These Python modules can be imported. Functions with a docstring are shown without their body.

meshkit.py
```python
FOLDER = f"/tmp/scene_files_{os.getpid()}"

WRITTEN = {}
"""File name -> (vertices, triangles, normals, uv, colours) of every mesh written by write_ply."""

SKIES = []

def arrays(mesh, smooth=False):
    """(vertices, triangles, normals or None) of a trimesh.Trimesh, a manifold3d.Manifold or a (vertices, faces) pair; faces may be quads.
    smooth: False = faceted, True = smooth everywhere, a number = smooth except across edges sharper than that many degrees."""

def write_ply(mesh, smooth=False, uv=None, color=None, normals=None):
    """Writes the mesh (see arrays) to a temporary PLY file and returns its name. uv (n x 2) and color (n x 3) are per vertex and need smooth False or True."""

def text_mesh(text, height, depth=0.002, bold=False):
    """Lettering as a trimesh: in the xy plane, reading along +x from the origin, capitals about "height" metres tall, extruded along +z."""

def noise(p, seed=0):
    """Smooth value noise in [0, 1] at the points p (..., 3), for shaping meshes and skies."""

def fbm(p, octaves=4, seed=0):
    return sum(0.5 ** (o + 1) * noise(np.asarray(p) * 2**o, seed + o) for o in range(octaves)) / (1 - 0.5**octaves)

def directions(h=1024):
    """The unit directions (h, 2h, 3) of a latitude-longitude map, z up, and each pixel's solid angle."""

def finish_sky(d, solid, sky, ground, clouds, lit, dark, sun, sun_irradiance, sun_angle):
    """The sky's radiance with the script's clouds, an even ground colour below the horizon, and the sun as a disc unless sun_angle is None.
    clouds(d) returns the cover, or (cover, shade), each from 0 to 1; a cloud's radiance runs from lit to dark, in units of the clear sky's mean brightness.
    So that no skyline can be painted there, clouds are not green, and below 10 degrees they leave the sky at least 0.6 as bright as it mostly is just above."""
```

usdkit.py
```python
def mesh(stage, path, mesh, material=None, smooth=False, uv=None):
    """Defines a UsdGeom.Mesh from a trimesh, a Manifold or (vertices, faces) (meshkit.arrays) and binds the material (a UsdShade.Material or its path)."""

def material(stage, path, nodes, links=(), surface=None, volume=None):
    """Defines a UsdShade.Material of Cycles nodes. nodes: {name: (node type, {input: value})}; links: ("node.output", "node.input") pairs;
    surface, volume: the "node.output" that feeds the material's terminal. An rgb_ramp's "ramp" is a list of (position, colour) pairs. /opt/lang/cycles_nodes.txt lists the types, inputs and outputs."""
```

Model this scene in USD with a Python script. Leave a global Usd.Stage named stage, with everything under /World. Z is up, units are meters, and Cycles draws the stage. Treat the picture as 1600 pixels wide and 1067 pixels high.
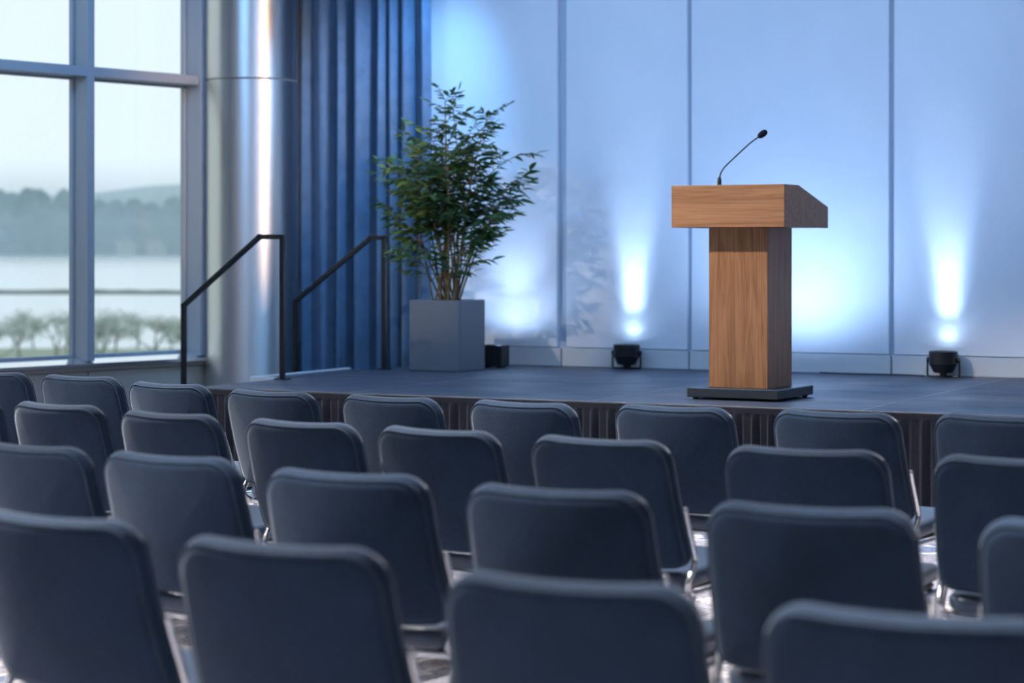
import math, random
import numpy as np
import trimesh
import manifold3d as m3
import shapely.geometry as sg
import usdkit, meshkit
from pxr import Usd, UsdGeom, UsdLux, UsdShade, Gf, Sdf

random.seed(7)
rng = np.random.default_rng(7)
stage = Usd.Stage.CreateInMemory()
UsdGeom.SetStageUpAxis(stage, 'Z')
UsdGeom.SetStageMetersPerUnit(stage, 1.0)
UsdGeom.Xform.Define(stage, '/World')
UsdGeom.Scope.Define(stage, '/World/Looks')

# ------------------------------------------------------------------ camera
F, HY, CZ = 3400.0, 390.0, 1.42            # focal length in pixels of a 1600 px wide frame, horizon row, eye height
cam = UsdGeom.Camera.Define(stage, '/World/camera')
cam.CreateHorizontalApertureAttr(36.0)
cam.CreateVerticalApertureAttr(36.0 * 1067 / 1600)
cam.CreateFocalLengthAttr(36.0 * F / 1600)
cam.CreateVerticalApertureOffsetAttr(-(533.5 - HY) / 1600 * 36.0)
cam.CreateFStopAttr(2.6)
cam.CreateFocusDistanceAttr(10.0)
cam.CreateClippingRangeAttr(Gf.Vec2f(0.05, 60000))
cam.CreateExposureAttr(0.0)
x = UsdGeom.Xformable(cam); x.AddTranslateOp().Set(Gf.Vec3d(0, 0, CZ)); x.AddRotateXOp().Set(90.0)

# ------------------------------------------------------------------ sky
dome = UsdLux.DomeLight.Define(stage, '/World/sky')
dome.CreateIntensityAttr(0.41)
dome.CreateColorAttr(Gf.Vec3f(0.76, 0.82, 0.87))

# ------------------------------------------------------------------ stage frame: u along the stage front, v away from the audience
YAW = 26.5
CU, SU = math.cos(math.radians(YAW)), math.sin(math.radians(YAW))
OX, OY = -1.985, 13.55
SH = 0.56                                     # stage height
WV = 3.28                                     # v of the back wall
CEIL = 4.2
def W(u, v, z=0.0):
    return (OX + u * CU + v * SU, OY - u * SU + v * CU, z)
def u_at(px, v):
    k = (px - 800) / F
    return (k * (OY + v * CU) - OX - v * SU) / (CU + k * SU)

def light_xf(l, pos, target):
    """Places a light at pos, its -z axis towards target."""
    p, t = np.array(pos, float), np.array(target, float)
    z = p - t; z /= np.linalg.norm(z)
    a = np.cross([0, 0, 1.0] if abs(z[2]) < 0.95 else [0, 1.0, 0], z); a /= np.linalg.norm(a)
    b = np.cross(z, a)
    m = Gf.Matrix4d(*a, 0, *b, 0, *z, 0, *p, 1)
    UsdGeom.Xformable(l).AddTransformOp().Set(m)
def spot(path, pos, target, power, color, half, soft=1.0, radius=0.03):
    l = UsdLux.SphereLight.Define(stage, path)
    l.CreateRadiusAttr(radius); l.CreateIntensityAttr(power); l.CreateColorAttr(Gf.Vec3f(*color)); l.CreateNormalizeAttr(True)
    s = UsdLux.ShapingAPI.Apply(l.GetPrim()); s.CreateShapingConeAngleAttr(half); s.CreateShapingConeSoftnessAttr(soft)
    light_xf(l, pos, target); return l
def rect(path, pos, target, w, h, power, color):
    l = UsdLux.RectLight.Define(stage, path)
    l.CreateWidthAttr(w); l.CreateHeightAttr(h); l.CreateIntensityAttr(power); l.CreateColorAttr(Gf.Vec3f(*color))
    light_xf(l, pos, target); return l

BLUE = (0.20, 0.51, 1.0)
UPC = (0.50, 0.68, 1.0)
UPW = 24.0                                   # the stage uplights
BWASH = 225.0                                 # added, unseen wash lights that turn the stage wall blue
WASH = 30.0                                  # warm spots over the house aimed at the stage
DOWN = 430.0                                  # the beam of each ceiling light
HOUSE = 2.5                                  # ceiling panels over the audience

# ------------------------------------------------------------------ helpers
counts = {}
def numbered(parent, name):
    k = (parent, name); n = counts.get(k, 0); counts[k] = n + 1
    return name if n == 0 else f'{name}_{n:03d}'
def tag(prim, label=None, cat=None, group=None, kind=None):
    p = prim.GetPrim() if hasattr(prim, 'GetPrim') else prim
    for k, v in (('label', label), ('category', cat), ('group', group), ('kind', kind)):
        if v: p.SetCustomDataByKey(k, v)
    return p
def thing(name, label, cat=None, loc=(0, 0, 0), rot=0.0, group=None, kind=None):
    path = '/World/' + numbered('/World', name)
    xf = UsdGeom.Xform.Define(stage, path)
    xf.AddTranslateOp().Set(Gf.Vec3d(*map(float, loc))); xf.AddRotateZOp().Set(float(rot))
    return tag(xf, label, cat, group, kind)
def obj(name, mesh, mat, parent=None, smooth=30, label=None, cat=None, group=None, kind=None):
    pp = '/World' if parent is None else str((parent.GetPrim() if hasattr(parent, 'GetPrim') else parent).GetPath())
    path = pp + '/' + numbered(pp, name)
    m = usdkit.mesh(stage, path, mesh, mat, smooth=smooth)
    return tag(m, label, cat, group, kind)
def cat(*ms):
    out = []
    for m in ms: out.extend(m if isinstance(m, (list, tuple)) else [m])
    return trimesh.util.concatenate(out)
def box(x0, x1, y0, y1, z0, z1):
    b = trimesh.creation.box([x1 - x0, y1 - y0, z1 - z0]); b.apply_translation([(x0 + x1) / 2, (y0 + y1) / 2, (z0 + z1) / 2]); return b
def bbox(x0, x1, y0, y1, z0, z1, c=0.004):
    """A box with chamfered edges."""
    e = [max((b - a) / 2 - c, 1e-4) for a, b in ((x0, x1), (y0, y1), (z0, z1))]
    h = [(x1 - x0) / 2, (y1 - y0) / 2, (z1 - z0) / 2]
    pts = []
    for sx in (-1, 1):
        for sy in (-1, 1):
            for sz in (-1, 1):
                pts += [(sx * h[0], sy * e[1], sz * e[2]), (sx * e[0], sy * h[1], sz * e[2]), (sx * e[0], sy * e[1], sz * h[2])]
    m = trimesh.convex.convex_hull(np.array(pts)); m.apply_translation([(x0 + x1) / 2, (y0 + y1) / 2, (z0 + z1) / 2]); return m
def tube(pts, r, sides=10, caps=True):
    p = np.asarray(pts, float); r = np.broadcast_to(r, (len(p),)).astype(float)
    t = np.gradient(p, axis=0); t /= np.linalg.norm(t, axis=1, keepdims=True) + 1e-12
    a = np.zeros_like(p); ref = np.array([0, 0, 1.0]) if abs(t[0][2]) < 0.9 else np.array([1.0, 0, 0])
    a[0] = np.cross(t[0], ref); a[0] /= np.linalg.norm(a[0])
    for i in range(1, len(p)):
        a[i] = a[i - 1] - t[i] * np.dot(a[i - 1], t[i]); a[i] /= np.linalg.norm(a[i]) + 1e-12
    b = np.cross(t, a); ang = np.arange(sides) * 2 * np.pi / sides
    v = (p[:, None] + r[:, None, None] * (np.cos(ang)[None, :, None] * a[:, None] + np.sin(ang)[None, :, None] * b[:, None])).reshape(-1, 3)
    f = []
    for i in range(len(p) - 1):
        for j in range(sides):
            q = [i * sides + j, i * sides + (j + 1) % sides, (i + 1) * sides + (j + 1) % sides, (i + 1) * sides + j]
            f += [[q[0], q[1], q[2]], [q[0], q[2], q[3]]]
    v = list(v)
    if caps:
        n = len(v); v += [p[0], p[-1]]; L = (len(p) - 1) * sides
        for j in range(sides):
            f += [[n, (j + 1) % sides, j], [n + 1, L + j, L + (j + 1) % sides]]
    m = trimesh.Trimesh(np.array(v), np.array(f), process=False); return m
def smooth_path(pts, n=8, r=0.04):
    """Rounds the corners of a polyline."""
    p = [np.array(q, float) for q in pts]; out = [p[0]]
    for i in range(1, len(p) - 1):
        d0, d1 = p[i - 1] - p[i], p[i + 1] - p[i]
        k0, k1 = min(r, np.linalg.norm(d0) * .45), min(r, np.linalg.norm(d1) * .45)
        a, b = p[i] + d0 / np.linalg.norm(d0) * k0, p[i] + d1 / np.linalg.norm(d1) * k1
        for s in np.linspace(0, 1, n):
            out.append((1 - s) ** 2 * a + 2 * s * (1 - s) * p[i] + s * s * b)
    out.append(p[-1]); return np.array(out)
def lathe(profile, sides=40):
    pr = np.array(profile, float); n = len(pr); ang = np.arange(sides) * 2 * np.pi / sides
    v = np.stack([pr[:, None, 0] * np.cos(ang), pr[:, None, 0] * np.sin(ang), np.broadcast_to(pr[:, None, 1], (n, sides))], -1).reshape(-1, 3)
    f = []
    for i in range(n - 1):
        for j in range(sides):
            q = [i * sides + j, i * sides + (j + 1) % sides, (i + 1) * sides + (j + 1) % sides, (i + 1) * sides + j]
            f += [[q[0], q[1], q[2]], [q[0], q[2], q[3]]]
    return trimesh.Trimesh(v, np.array(f), process=False)
def prism(poly, z0, z1):
    m = trimesh.creation.extrude_polygon(sg.Polygon(poly), z1 - z0, engine='earcut'); m.apply_translation([0, 0, z0]); return m
def mat(name, nodes, links, surface='p.BSDF', volume=None):
    return usdkit.material(stage, '/World/Looks/' + name, nodes, links, surface=surface, volume=volume)
def plain(name, col, rough=0.5, metal=0.0, spec=0.5, **kw):
    return mat(name, {'p': ('principled_bsdf', {'base_color': col, 'roughness': rough, 'metallic': metal, 'specular_ior_level': spec, **kw})}, [])

# ------------------------------------------------------------------ materials
def fabric(name, c0, c1, scale=260, rough=0.85, sheen=0.25, tint=(0.85, 0.9, 1.0), spec=0.25, bump=0.25):
    return mat(name, {
        't': ('texture_coordinate', {}),
        'n': ('noise_texture', {'scale': scale, 'detail': 2, 'roughness': 0.6}),
        'n2': ('noise_texture', {'scale': 9, 'detail': 3}),
        'r': ('rgb_ramp', {'ramp': [(0.3, c0), (0.7, c1)]}),
        'r2': ('rgb_ramp', {'ramp': [(0.3, (0.88,) * 3), (0.7, (1.1,) * 3)]}),
        'mx': ('mix', {'mix_type': 'multiply', 'fac': 1.0}),
        'b': ('bump', {'strength': bump, 'distance': 0.002}),
        'p': ('principled_bsdf', {'roughness': rough, 'sheen_weight': sheen, 'sheen_roughness': 0.3, 'sheen_tint': tint, 'specular_ior_level': spec})},
        [('t.object', 'n.vector'), ('t.object', 'n2.vector'), ('n.fac', 'r.fac'), ('n2.fac', 'r2.fac'), ('r.color', 'mx.color1'), ('r2.color', 'mx.color2'),
         ('mx.color', 'p.base_color'), ('n.fac', 'b.height'), ('b.normal', 'p.normal')])
M = {}
M['chair'] = fabric('chair_fabric', (0.009, 0.024, 0.053), (0.022, 0.046, 0.090), sheen=1.0, tint=(0.80, 0.89, 1.0))
M['seat'] = fabric('seat_fabric', (0.022, 0.042, 0.080), (0.040, 0.070, 0.120), rough=0.36, sheen=0.4, spec=0.7, bump=0.06)
M['piping'] = fabric('piping_fabric', (0.022, 0.040, 0.07), (0.034, 0.06, 0.10))
M['curtain'] = fabric('curtain_fabric', (0.085, 0.145, 0.23), (0.115, 0.19, 0.295), scale=180, sheen=0.4, spec=0.3)
M['skirt'] = fabric('skirt_fabric', (0.014, 0.016, 0.025), (0.032, 0.034, 0.047), scale=200, sheen=0.5)
M['chrome'] = plain('chrome', (0.80, 0.80, 0.82), 0.12, 1.0)
M['black'] = plain('black_metal', (0.012, 0.013, 0.016), 0.35)
M['blackplastic'] = plain('black_plastic', (0.010, 0.011, 0.014), 0.5)
M['foam'] = plain('foam', (0.008, 0.009, 0.014), 0.95, spec=0.1)
M['rubber'] = plain('rubber', (0.015, 0.015, 0.016), 0.8)
M['base'] = plain('base_plate', (0.022, 0.030, 0.042), 0.38)
M['alu'] = plain('aluminium', (0.62, 0.66, 0.70), 0.3, 1.0)
M['frame'] = plain('window_frame', (0.33, 0.37, 0.42), 0.45, 0.1)
M['sill'] = plain('window_sill', (0.92, 0.93, 0.94), 0.14, 0.9)
M['nosing'] = plain('nosing_paint', (0.80, 0.82, 0.84), 0.4)
M['apron'] = plain('apron_panel', (0.36, 0.315, 0.265), 0.6)
M['ceiling'] = plain('ceiling_paint', (0.62, 0.63, 0.65), 0.9)
M['darkwall'] = plain('dark_wall_paint', (0.42, 0.42, 0.44), 0.8)
M['groove'] = plain('groove_paint', (0.46, 0.52, 0.62), 0.6)
M['lens'] = mat('lamp_lens', {'e': ('emission', {'color': (0.55, 0.75, 1.0), 'strength': 6.0})}, [], surface='e.emission')
M['panel_light'] = mat('ceiling_lamp', {'e': ('emission', {'color': (1.0, 0.93, 0.86), 'strength': 1.0})}, [], surface='e.emission')
M['wall'] = mat('wall_panel', {
    't': ('texture_coordinate', {}), 'n': ('noise_texture', {'scale': 2.2, 'detail': 5, 'roughness': 0.6}),
    'r': ('rgb_ramp', {'ramp': [(0.3, (0.72, 0.76, 0.83)), (0.7, (0.77, 0.80, 0.86))]}),
    'p': ('principled_bsdf', {'roughness': 0.5, 'specular_ior_level': 0.3})},
    [('t.object', 'n.vector'), ('n.fac', 'r.fac'), ('r.color', 'p.base_color')])
M['baseboard'] = plain('baseboard_paint', (0.60, 0.62, 0.64), 0.5)
M['deck'] = mat('deck_board', {
    't': ('texture_coordinate', {}), 'n': ('noise_texture', {'scale': 60, 'detail': 4}), 'n2': ('noise_texture', {'scale': 2.5, 'detail': 4}),
    'r': ('rgb_ramp', {'ramp': [(0.3, (0.046, 0.056, 0.082)), (0.7, (0.072, 0.085, 0.118))]}),
    'r2': ('rgb_ramp', {'ramp': [(0.3, (0.42,) * 3), (0.7, (0.56,) * 3)]}),
    'b': ('bump', {'strength': 0.15, 'distance': 0.002}),
    'p': ('principled_bsdf', {'specular_ior_level': 0.5})},
    [('t.object', 'n.vector'), ('t.object', 'n2.vector'), ('n.fac', 'r.fac'), ('r.color', 'p.base_color'), ('n2.fac', 'r2.fac'), ('r2.color', 'p.roughness'), ('n.fac', 'b.height'), ('b.normal', 'p.normal')])
M['planter'] = plain('planter_metal', (0.14, 0.155, 0.185), 0.38)
M['soil'] = plain('soil', (0.02, 0.015, 0.010), 0.95)
M['stem'] = mat('stem_bark', {'t': ('texture_coordinate', {}), 'n': ('noise_texture', {'scale': 40}),
    'r': ('rgb_ramp', {'ramp': [(0.3, (0.10, 0.07, 0.035)), (0.7, (0.20, 0.15, 0.07))]}), 'p': ('principled_bsdf', {'roughness': 0.7})},
    [('t.object', 'n.vector'), ('n.fac', 'r.fac'), ('r.color', 'p.base_color')])
def leafmat(name, col, tcol):
    return mat(name, {'p': ('principled_bsdf', {'base_color': col, 'roughness': 0.45}), 't': ('translucent_bsdf', {'color': tcol}), 'm': ('mix_closure', {'fac': 0.3})},
               [('p.BSDF', 'm.closure1'), ('t.BSDF', 'm.closure2')], surface='m.closure')
LEAVES = [leafmat('leaf_dark', (0.035, 0.085, 0.040), (0.06, 0.14, 0.03)), leafmat('leaf_green', (0.06, 0.13, 0.045), (0.10, 0.2, 0.03)), leafmat('leaf_lit_yellow_green', (0.13, 0.19, 0.045), (0.2, 0.28, 0.04))]
def wood(name, along):
    s = {'z': (9.0, 9.0, 0.55), 'x': (0.55, 9.0, 9.0)}[along]
    s2 = {'z': (160.0, 160.0, 4.0), 'x': (4.0, 160.0, 160.0)}[along]
    return mat(name, {
        't': ('texture_coordinate', {}), 'm': ('mapping', {'scale': s}), 'm2': ('mapping', {'scale': s2}),
        'n': ('noise_texture', {'scale': 1.6, 'detail': 3, 'roughness': 0.55, 'distortion': 0.6}),
        'k': ('math', {'math_type': 'multiply', 'value2': 9.0}), 'fr': ('math', {'math_type': 'pingpong', 'value2': 1.0}),
        'n2': ('noise_texture', {'scale': 1.0, 'detail': 3}),
        'r': ('rgb_ramp', {'ramp': [(0.0, (0.235, 0.118, 0.060)), (0.5, (0.295, 0.152, 0.080)), (1.0, (0.335, 0.178, 0.095))]}),
        'r2': ('rgb_ramp', {'ramp': [(0.35, (0.80, 0.78, 0.76)), (0.6, (1.05, 1.05, 1.05))]}),
        'mx': ('mix', {'mix_type': 'multiply', 'fac': 1.0}),
        'b': ('bump', {'strength': 0.12, 'distance': 0.001}),
        'p': ('principled_bsdf', {'roughness': 0.42, 'specular_ior_level': 0.4})},
        [('t.object', 'm.vector'), ('t.object', 'm2.vector'), ('m.vector', 'n.vector'), ('m2.vector', 'n2.vector'), ('n.fac', 'k.value1'), ('k.value', 'fr.value1'), ('fr.value', 'r.fac'),
         ('n2.fac', 'r2.fac'), ('r.color', 'mx.color1'), ('r2.color', 'mx.color2'), ('mx.color', 'p.base_color'), ('n2.fac', 'b.height'), ('b.normal', 'p.normal')])
M['wood_v'] = wood('walnut_upright', 'z')
M['wood_h'] = wood('walnut_level', 'x')
M['column'] = mat('brushed_metal', {
    't': ('texture_coordinate', {}), 'm': ('mapping', {'scale': (3.0, 3.0, 260.0)}), 'n': ('noise_texture', {'scale': 1.0, 'detail': 2}),
    'r': ('rgb_ramp', {'ramp': [(0.3, (0.43,) * 3), (0.7, (0.45,) * 3)]}),
    'tg': ('tangent', {'direction_type': 'radial', 'axis': 'z'}),
    'p': ('principled_bsdf', {'base_color': (0.70, 0.685, 0.67), 'metallic': 1.0, 'anisotropic': 0.8, 'anisotropic_rotation': 0.25})},
    [('t.object', 'm.vector'), ('m.vector', 'n.vector'), ('n.fac', 'r.fac'), ('r.color', 'p.roughness'), ('tg.tangent', 'p.tangent')])
M['glass'] = mat('window_glass', {'f': ('fresnel', {'IOR': 1.22}), 'a': ('transparent_bsdf', {'color': (0.93, 0.97, 0.98)}), 'g': ('glossy_bsdf', {'color': (1, 1, 1), 'roughness': 0.0}), 'm': ('mix_closure', {})},
    [('f.fac', 'm.fac'), ('a.BSDF', 'm.closure1'), ('g.BSDF', 'm.closure2')], surface='m.closure')
M['carpet'] = mat('carpet', {
    't': ('texture_coordinate', {}), 'nd': ('noise_texture', {'scale': 3.0, 'detail': 3}),
    'ad': ('vector_math', {'math_type': 'multiply_add', 'vector2': (0.35, 0.35, 0.35)}),
    'v': ('voronoi_texture', {'scale': 2.6}), 've': ('voronoi_texture', {'scale': 2.6, 'feature': 'distance_to_edge'}),
    'sc': ('separate_color', {}),
    'r': ('rgb_ramp', {'ramp': [(0.0, (0.33, 0.32, 0.36)), (0.3, (0.45, 0.39, 0.38)), (0.5, (0.19, 0.23, 0.34)), (0.75, (0.39, 0.37, 0.40)), (1.0, (0.24, 0.28, 0.39))], 'interpolate': False}),
    'e': ('rgb_ramp', {'ramp': [(0.0, (1, 1, 1)), (0.03, (1, 1, 1)), (0.05, (0, 0, 0)), (1.0, (0, 0, 0))]}),
    'n': ('noise_texture', {'scale': 14, 'detail': 4, 'distortion': 1.5}),
    'd': ('rgb_ramp', {'ramp': [(0.0, (1, 1, 1)), (0.46, (1, 1, 1)), (0.49, (0.45, 0.47, 0.55)), (0.51, (0.45, 0.47, 0.55)), (0.54, (1, 1, 1)), (1, (1, 1, 1))]}),
    'mx': ('mix', {'mix_type': 'multiply', 'fac': 1.0}), 'mx2': ('mix', {'color2': (0.60, 0.55, 0.53)}),
    'np': ('noise_texture', {'scale': 300}), 'b': ('bump', {'strength': 0.4, 'distance': 0.004}),
    'p': ('principled_bsdf', {'roughness': 0.95, 'specular_ior_level': 0.1, 'sheen_weight': 0.2})},
    [('t.object', 'nd.vector'), ('nd.color', 'ad.vector1'), ('t.object', 'ad.vector3'), ('ad.vector', 'v.vector'), ('ad.vector', 've.vector'), ('v.color', 'sc.color'), ('sc.r', 'r.fac'),
     ('ve.distance', 'e.fac'), ('t.object', 'n.vector'), ('n.fac', 'd.fac'), ('r.color', 'mx.color1'), ('d.color', 'mx.color2'), ('mx.color', 'mx2.color1'), ('e.color', 'mx2.fac'),
     ('mx2.color', 'p.base_color'), ('t.object', 'np.vector'), ('np.fac', 'b.height'), ('b.normal', 'p.normal')])
M['water'] = mat('lake_water', {'g': ('geometry', {}), 'm': ('mapping', {'scale': (0.02, 0.08, 0.02)}), 'n': ('noise_texture', {'scale': 1.0, 'detail': 3}), 'b': ('bump', {'strength': 0.12, 'distance': 0.3}),
    'p': ('principled_bsdf', {'base_color': (0.72, 0.78, 0.80), 'roughness': 0.3})},  # pale base colour stands in for the reflected sky
    [('g.position', 'm.vector'), ('m.vector', 'n.vector'), ('n.fac', 'b.height'), ('b.normal', 'p.normal')])
M['grass'] = plain('lakeside_grass', (0.30, 0.36, 0.27), 0.9)
M['forest'] = mat('hazed_far_trees', {'g': ('geometry', {}), 'n': ('noise_texture', {'scale': 0.02, 'detail': 4}), 'r': ('rgb_ramp', {'ramp': [(0.3, (0.16, 0.24, 0.27)), (0.7, (0.27, 0.36, 0.38))]}), 'p': ('principled_bsdf', {'roughness': 0.95})},
    [('g.position', 'n.vector'), ('n.fac', 'r.fac'), ('r.color', 'p.base_color')])  # blue-grey tone has distance haze painted into the woods
M['hill'] = plain('hazed_far_hill', (0.46, 0.56, 0.60), 0.95)  # distance haze is put into this pale blue colour
M['hazed_leaf'] = leafmat('hazed_tree_leaf', (0.60, 0.65, 0.62), (0.5, 0.55, 0.50))  # pale leaf colour stands in for haze and glare
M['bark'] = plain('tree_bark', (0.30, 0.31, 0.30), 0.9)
M['stone'] = plain('breakwater_stone', (0.16, 0.18, 0.17), 0.9)
M['house'] = plain('pale_render', (0.75, 0.72, 0.66), 0.8)
M['roof'] = plain('house_roof', (0.45, 0.40, 0.38), 0.8)
M['haze'] = mat('lake_haze', {'v': ('principled_volume', {'color': (0.70, 0.89, 1.0), 'density': 0.0007, 'anisotropy': 0.0})}, [], surface=None, volume='v.volume')

# ------------------------------------------------------------------ the room
ROT = -YAW
ROOM = [(-1.55, WV + .2), (11.2, WV + .2), (11.2, -14.2), (-5.5, -14.2)]
uv = lambda pts: [W(a, b)[:2] for a, b in pts]
obj('floor', prism(uv(ROOM), -0.1, 0.0), M['carpet'], smooth=False, kind='structure')
obj('ceiling', prism(uv(ROOM), CEIL, CEIL + 0.1), M['ceiling'], smooth=False, kind='structure')

wb = thing('wall_back', None, None, W(0, 0), ROT, kind='structure')
obj('wall_core', box(-1.45, 11.2, WV + 0.035, WV + 0.2, 0, CEIL), M['groove'], wb, smooth=False)
seams = [(-1.42, .01), (u_at(877.5, WV), .036), (u_at(1077, WV), .016), (u_at(1393, WV), .018), (u_at(1393, WV) + 1.6, .016), (u_at(1393, WV) + 3.2, .016), (u_at(1393, WV) + 4.8, .016), (11.2, .0)]
for (a, ga), (b, gb) in zip(seams[:-1], seams[1:]):
    obj('wall_panel', bbox(a + ga, b - gb, WV, WV + 0.04, SH + 0.14, CEIL, 0.004), M['wall'], wb, smooth=False)
bb = thing('baseboard_back', None, None, W(0, 0), ROT, kind='structure')
for (a, ga), (b, gb) in zip(seams[:-1], seams[1:]):
    obj('baseboard_panel', bbox(a + min(ga, .006), b - min(gb, .006), WV - 0.008, WV + 0.04, SH + 0.002, SH + 0.135, 0.003), M['baseboard'], bb, smooth=False)
obj('wall_right', cat(box(11.0, 11.2, -14.2, WV + .2, 0, CEIL)).apply_transform(trimesh.transformations.translation_matrix(W(0, 0)) @ trimesh.transformations.rotation_matrix(math.radians(ROT), [0, 0, 1])), M['darkwall'], smooth=False, kind='structure')
obj('wall_rear', cat(box(-5.5, 11.2, -14.2, -14.0, 0, CEIL)).apply_transform(trimesh.transformations.translation_matrix(W(0, 0)) @ trimesh.transformations.rotation_matrix(math.radians(ROT), [0, 0, 1])), M['darkwall'], smooth=False, kind='structure')

# window wall: local x runs from its far end R towards the viewer, local y points out of the room
RX, RY = (317 - 800) / F * 16.5, 16.5
wd = np.array([-0.629, -0.777]); wd /= np.linalg.norm(wd)
WROT = math.degrees(math.atan2(wd[1], wd[0]))
# local +y = rotate local x by +90 degrees
WLEN, BAY, SILL, TRAN = 17.6, 1.122, 0.615, 2.70
OUT = -1.0 if (-wd[1] * 0.777 + wd[0] * -0.629) > 0 else 1.0    # sign of local y that points outdoors
def wbox(x0, x1, y0, y1, z0, z1, c=0.004):
    a, b = sorted((OUT * y0, OUT * y1)); return bbox(x0, x1, a, b, z0, z1, c)
win = thing('window_1', None, None, (RX, RY, 0), WROT, kind='structure')
GD = 0.165                                   # depth from the room side of the frame to the glass
nb = int(WLEN / BAY)
obj('jamb', wbox(-0.10, 0.035, -0.012, GD + .05, SILL, CEIL), M['frame'], win, smooth=False)
for i in range(1, nb + 1):
    obj('mullion', wbox(i * BAY - .07, i * BAY, 0, GD + .04, SILL, CEIL), M['frame'], win, smooth=False)
for i in range(nb):
    x0, x1 = (i * BAY if i else 0.035), (i + 1) * BAY - .07
    obj('transom', wbox(x0, x1, 0.004, GD + .03, TRAN - .035, TRAN + .035), M['frame'], win, smooth=False)
    for z0, z1 in ((SILL + .026, TRAN - .035), (TRAN + .035, CEIL - .1)):
        p = obj('pane', wbox(x0, x1, GD, GD + .01, z0, z1, .001), M['glass'], win, smooth=False)
        fr = cat(wbox(x0, x0 + .018, GD - .02, GD + .02, z0, z1), wbox(x1 - .018, x1, GD - .02, GD + .02, z0, z1), wbox(x0, x1, GD - .02, GD + .02, z0, z0 + .018), wbox(x0, x1, GD - .02, GD + .02, z1 - .018, z1))
        obj('pane_frame', fr, M['frame'], win, smooth=False)
s = sg.Polygon([(-.02, SILL - .035), (-.02, SILL - .012), (GD - .02, SILL + .026), (GD + .05, SILL + .026), (GD + .05, SILL - .035)])
sl = trimesh.creation.extrude_polygon(s, WLEN + .1, engine='earcut')                       # x: depth, y: height, z: length
T = np.eye(4); T[:3, :3] = np.array([[0, 0, 1], [OUT, 0, 0], [0, 1, 0]]); T[0, 3] = -.1
sl.apply_transform(T); trimesh.repair.fix_normals(sl)
obj('window_sill', sl, M['sill'], win, smooth=False)
obj('head_rail', wbox(-.1, WLEN, 0, GD + .04, CEIL - .1, CEIL), M['frame'], win, smooth=False)
wl = thing('wall_left', None, None, (RX, RY, 0), WROT, kind='structure')
obj('wall_core', wbox(-.9, WLEN, .05, .25, 0, SILL - .035), M['darkwall'], wl, smooth=False)
obj('wall_return', wbox(-.95, -.10, .0, .25, 0, CEIL), M['darkwall'], wl, smooth=False)
xs = [-.10] + [BAY * i - .035 for i in range(1, nb + 1)] + [WLEN]
for a, b in zip(xs[:-1], xs[1:]):
    obj('apron_panel', wbox(a + .004, b - .004, 0.03, .06, 0.1, SILL - .07), M['apron'], wl, smooth=False)
obj('cap_rail', wbox(-.10, WLEN, .01, .06, SILL - .068, SILL - .036), M['apron'], wl, smooth=False)
obj('baseboard_left', wbox(-.10, WLEN, .02, .05, 0, .1).apply_transform(trimesh.transformations.translation_matrix((RX, RY, 0)) @ trimesh.transformations.rotation_matrix(math.radians(WROT), [0, 0, 1])), M['apron'], smooth=False, kind='structure')

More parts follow.
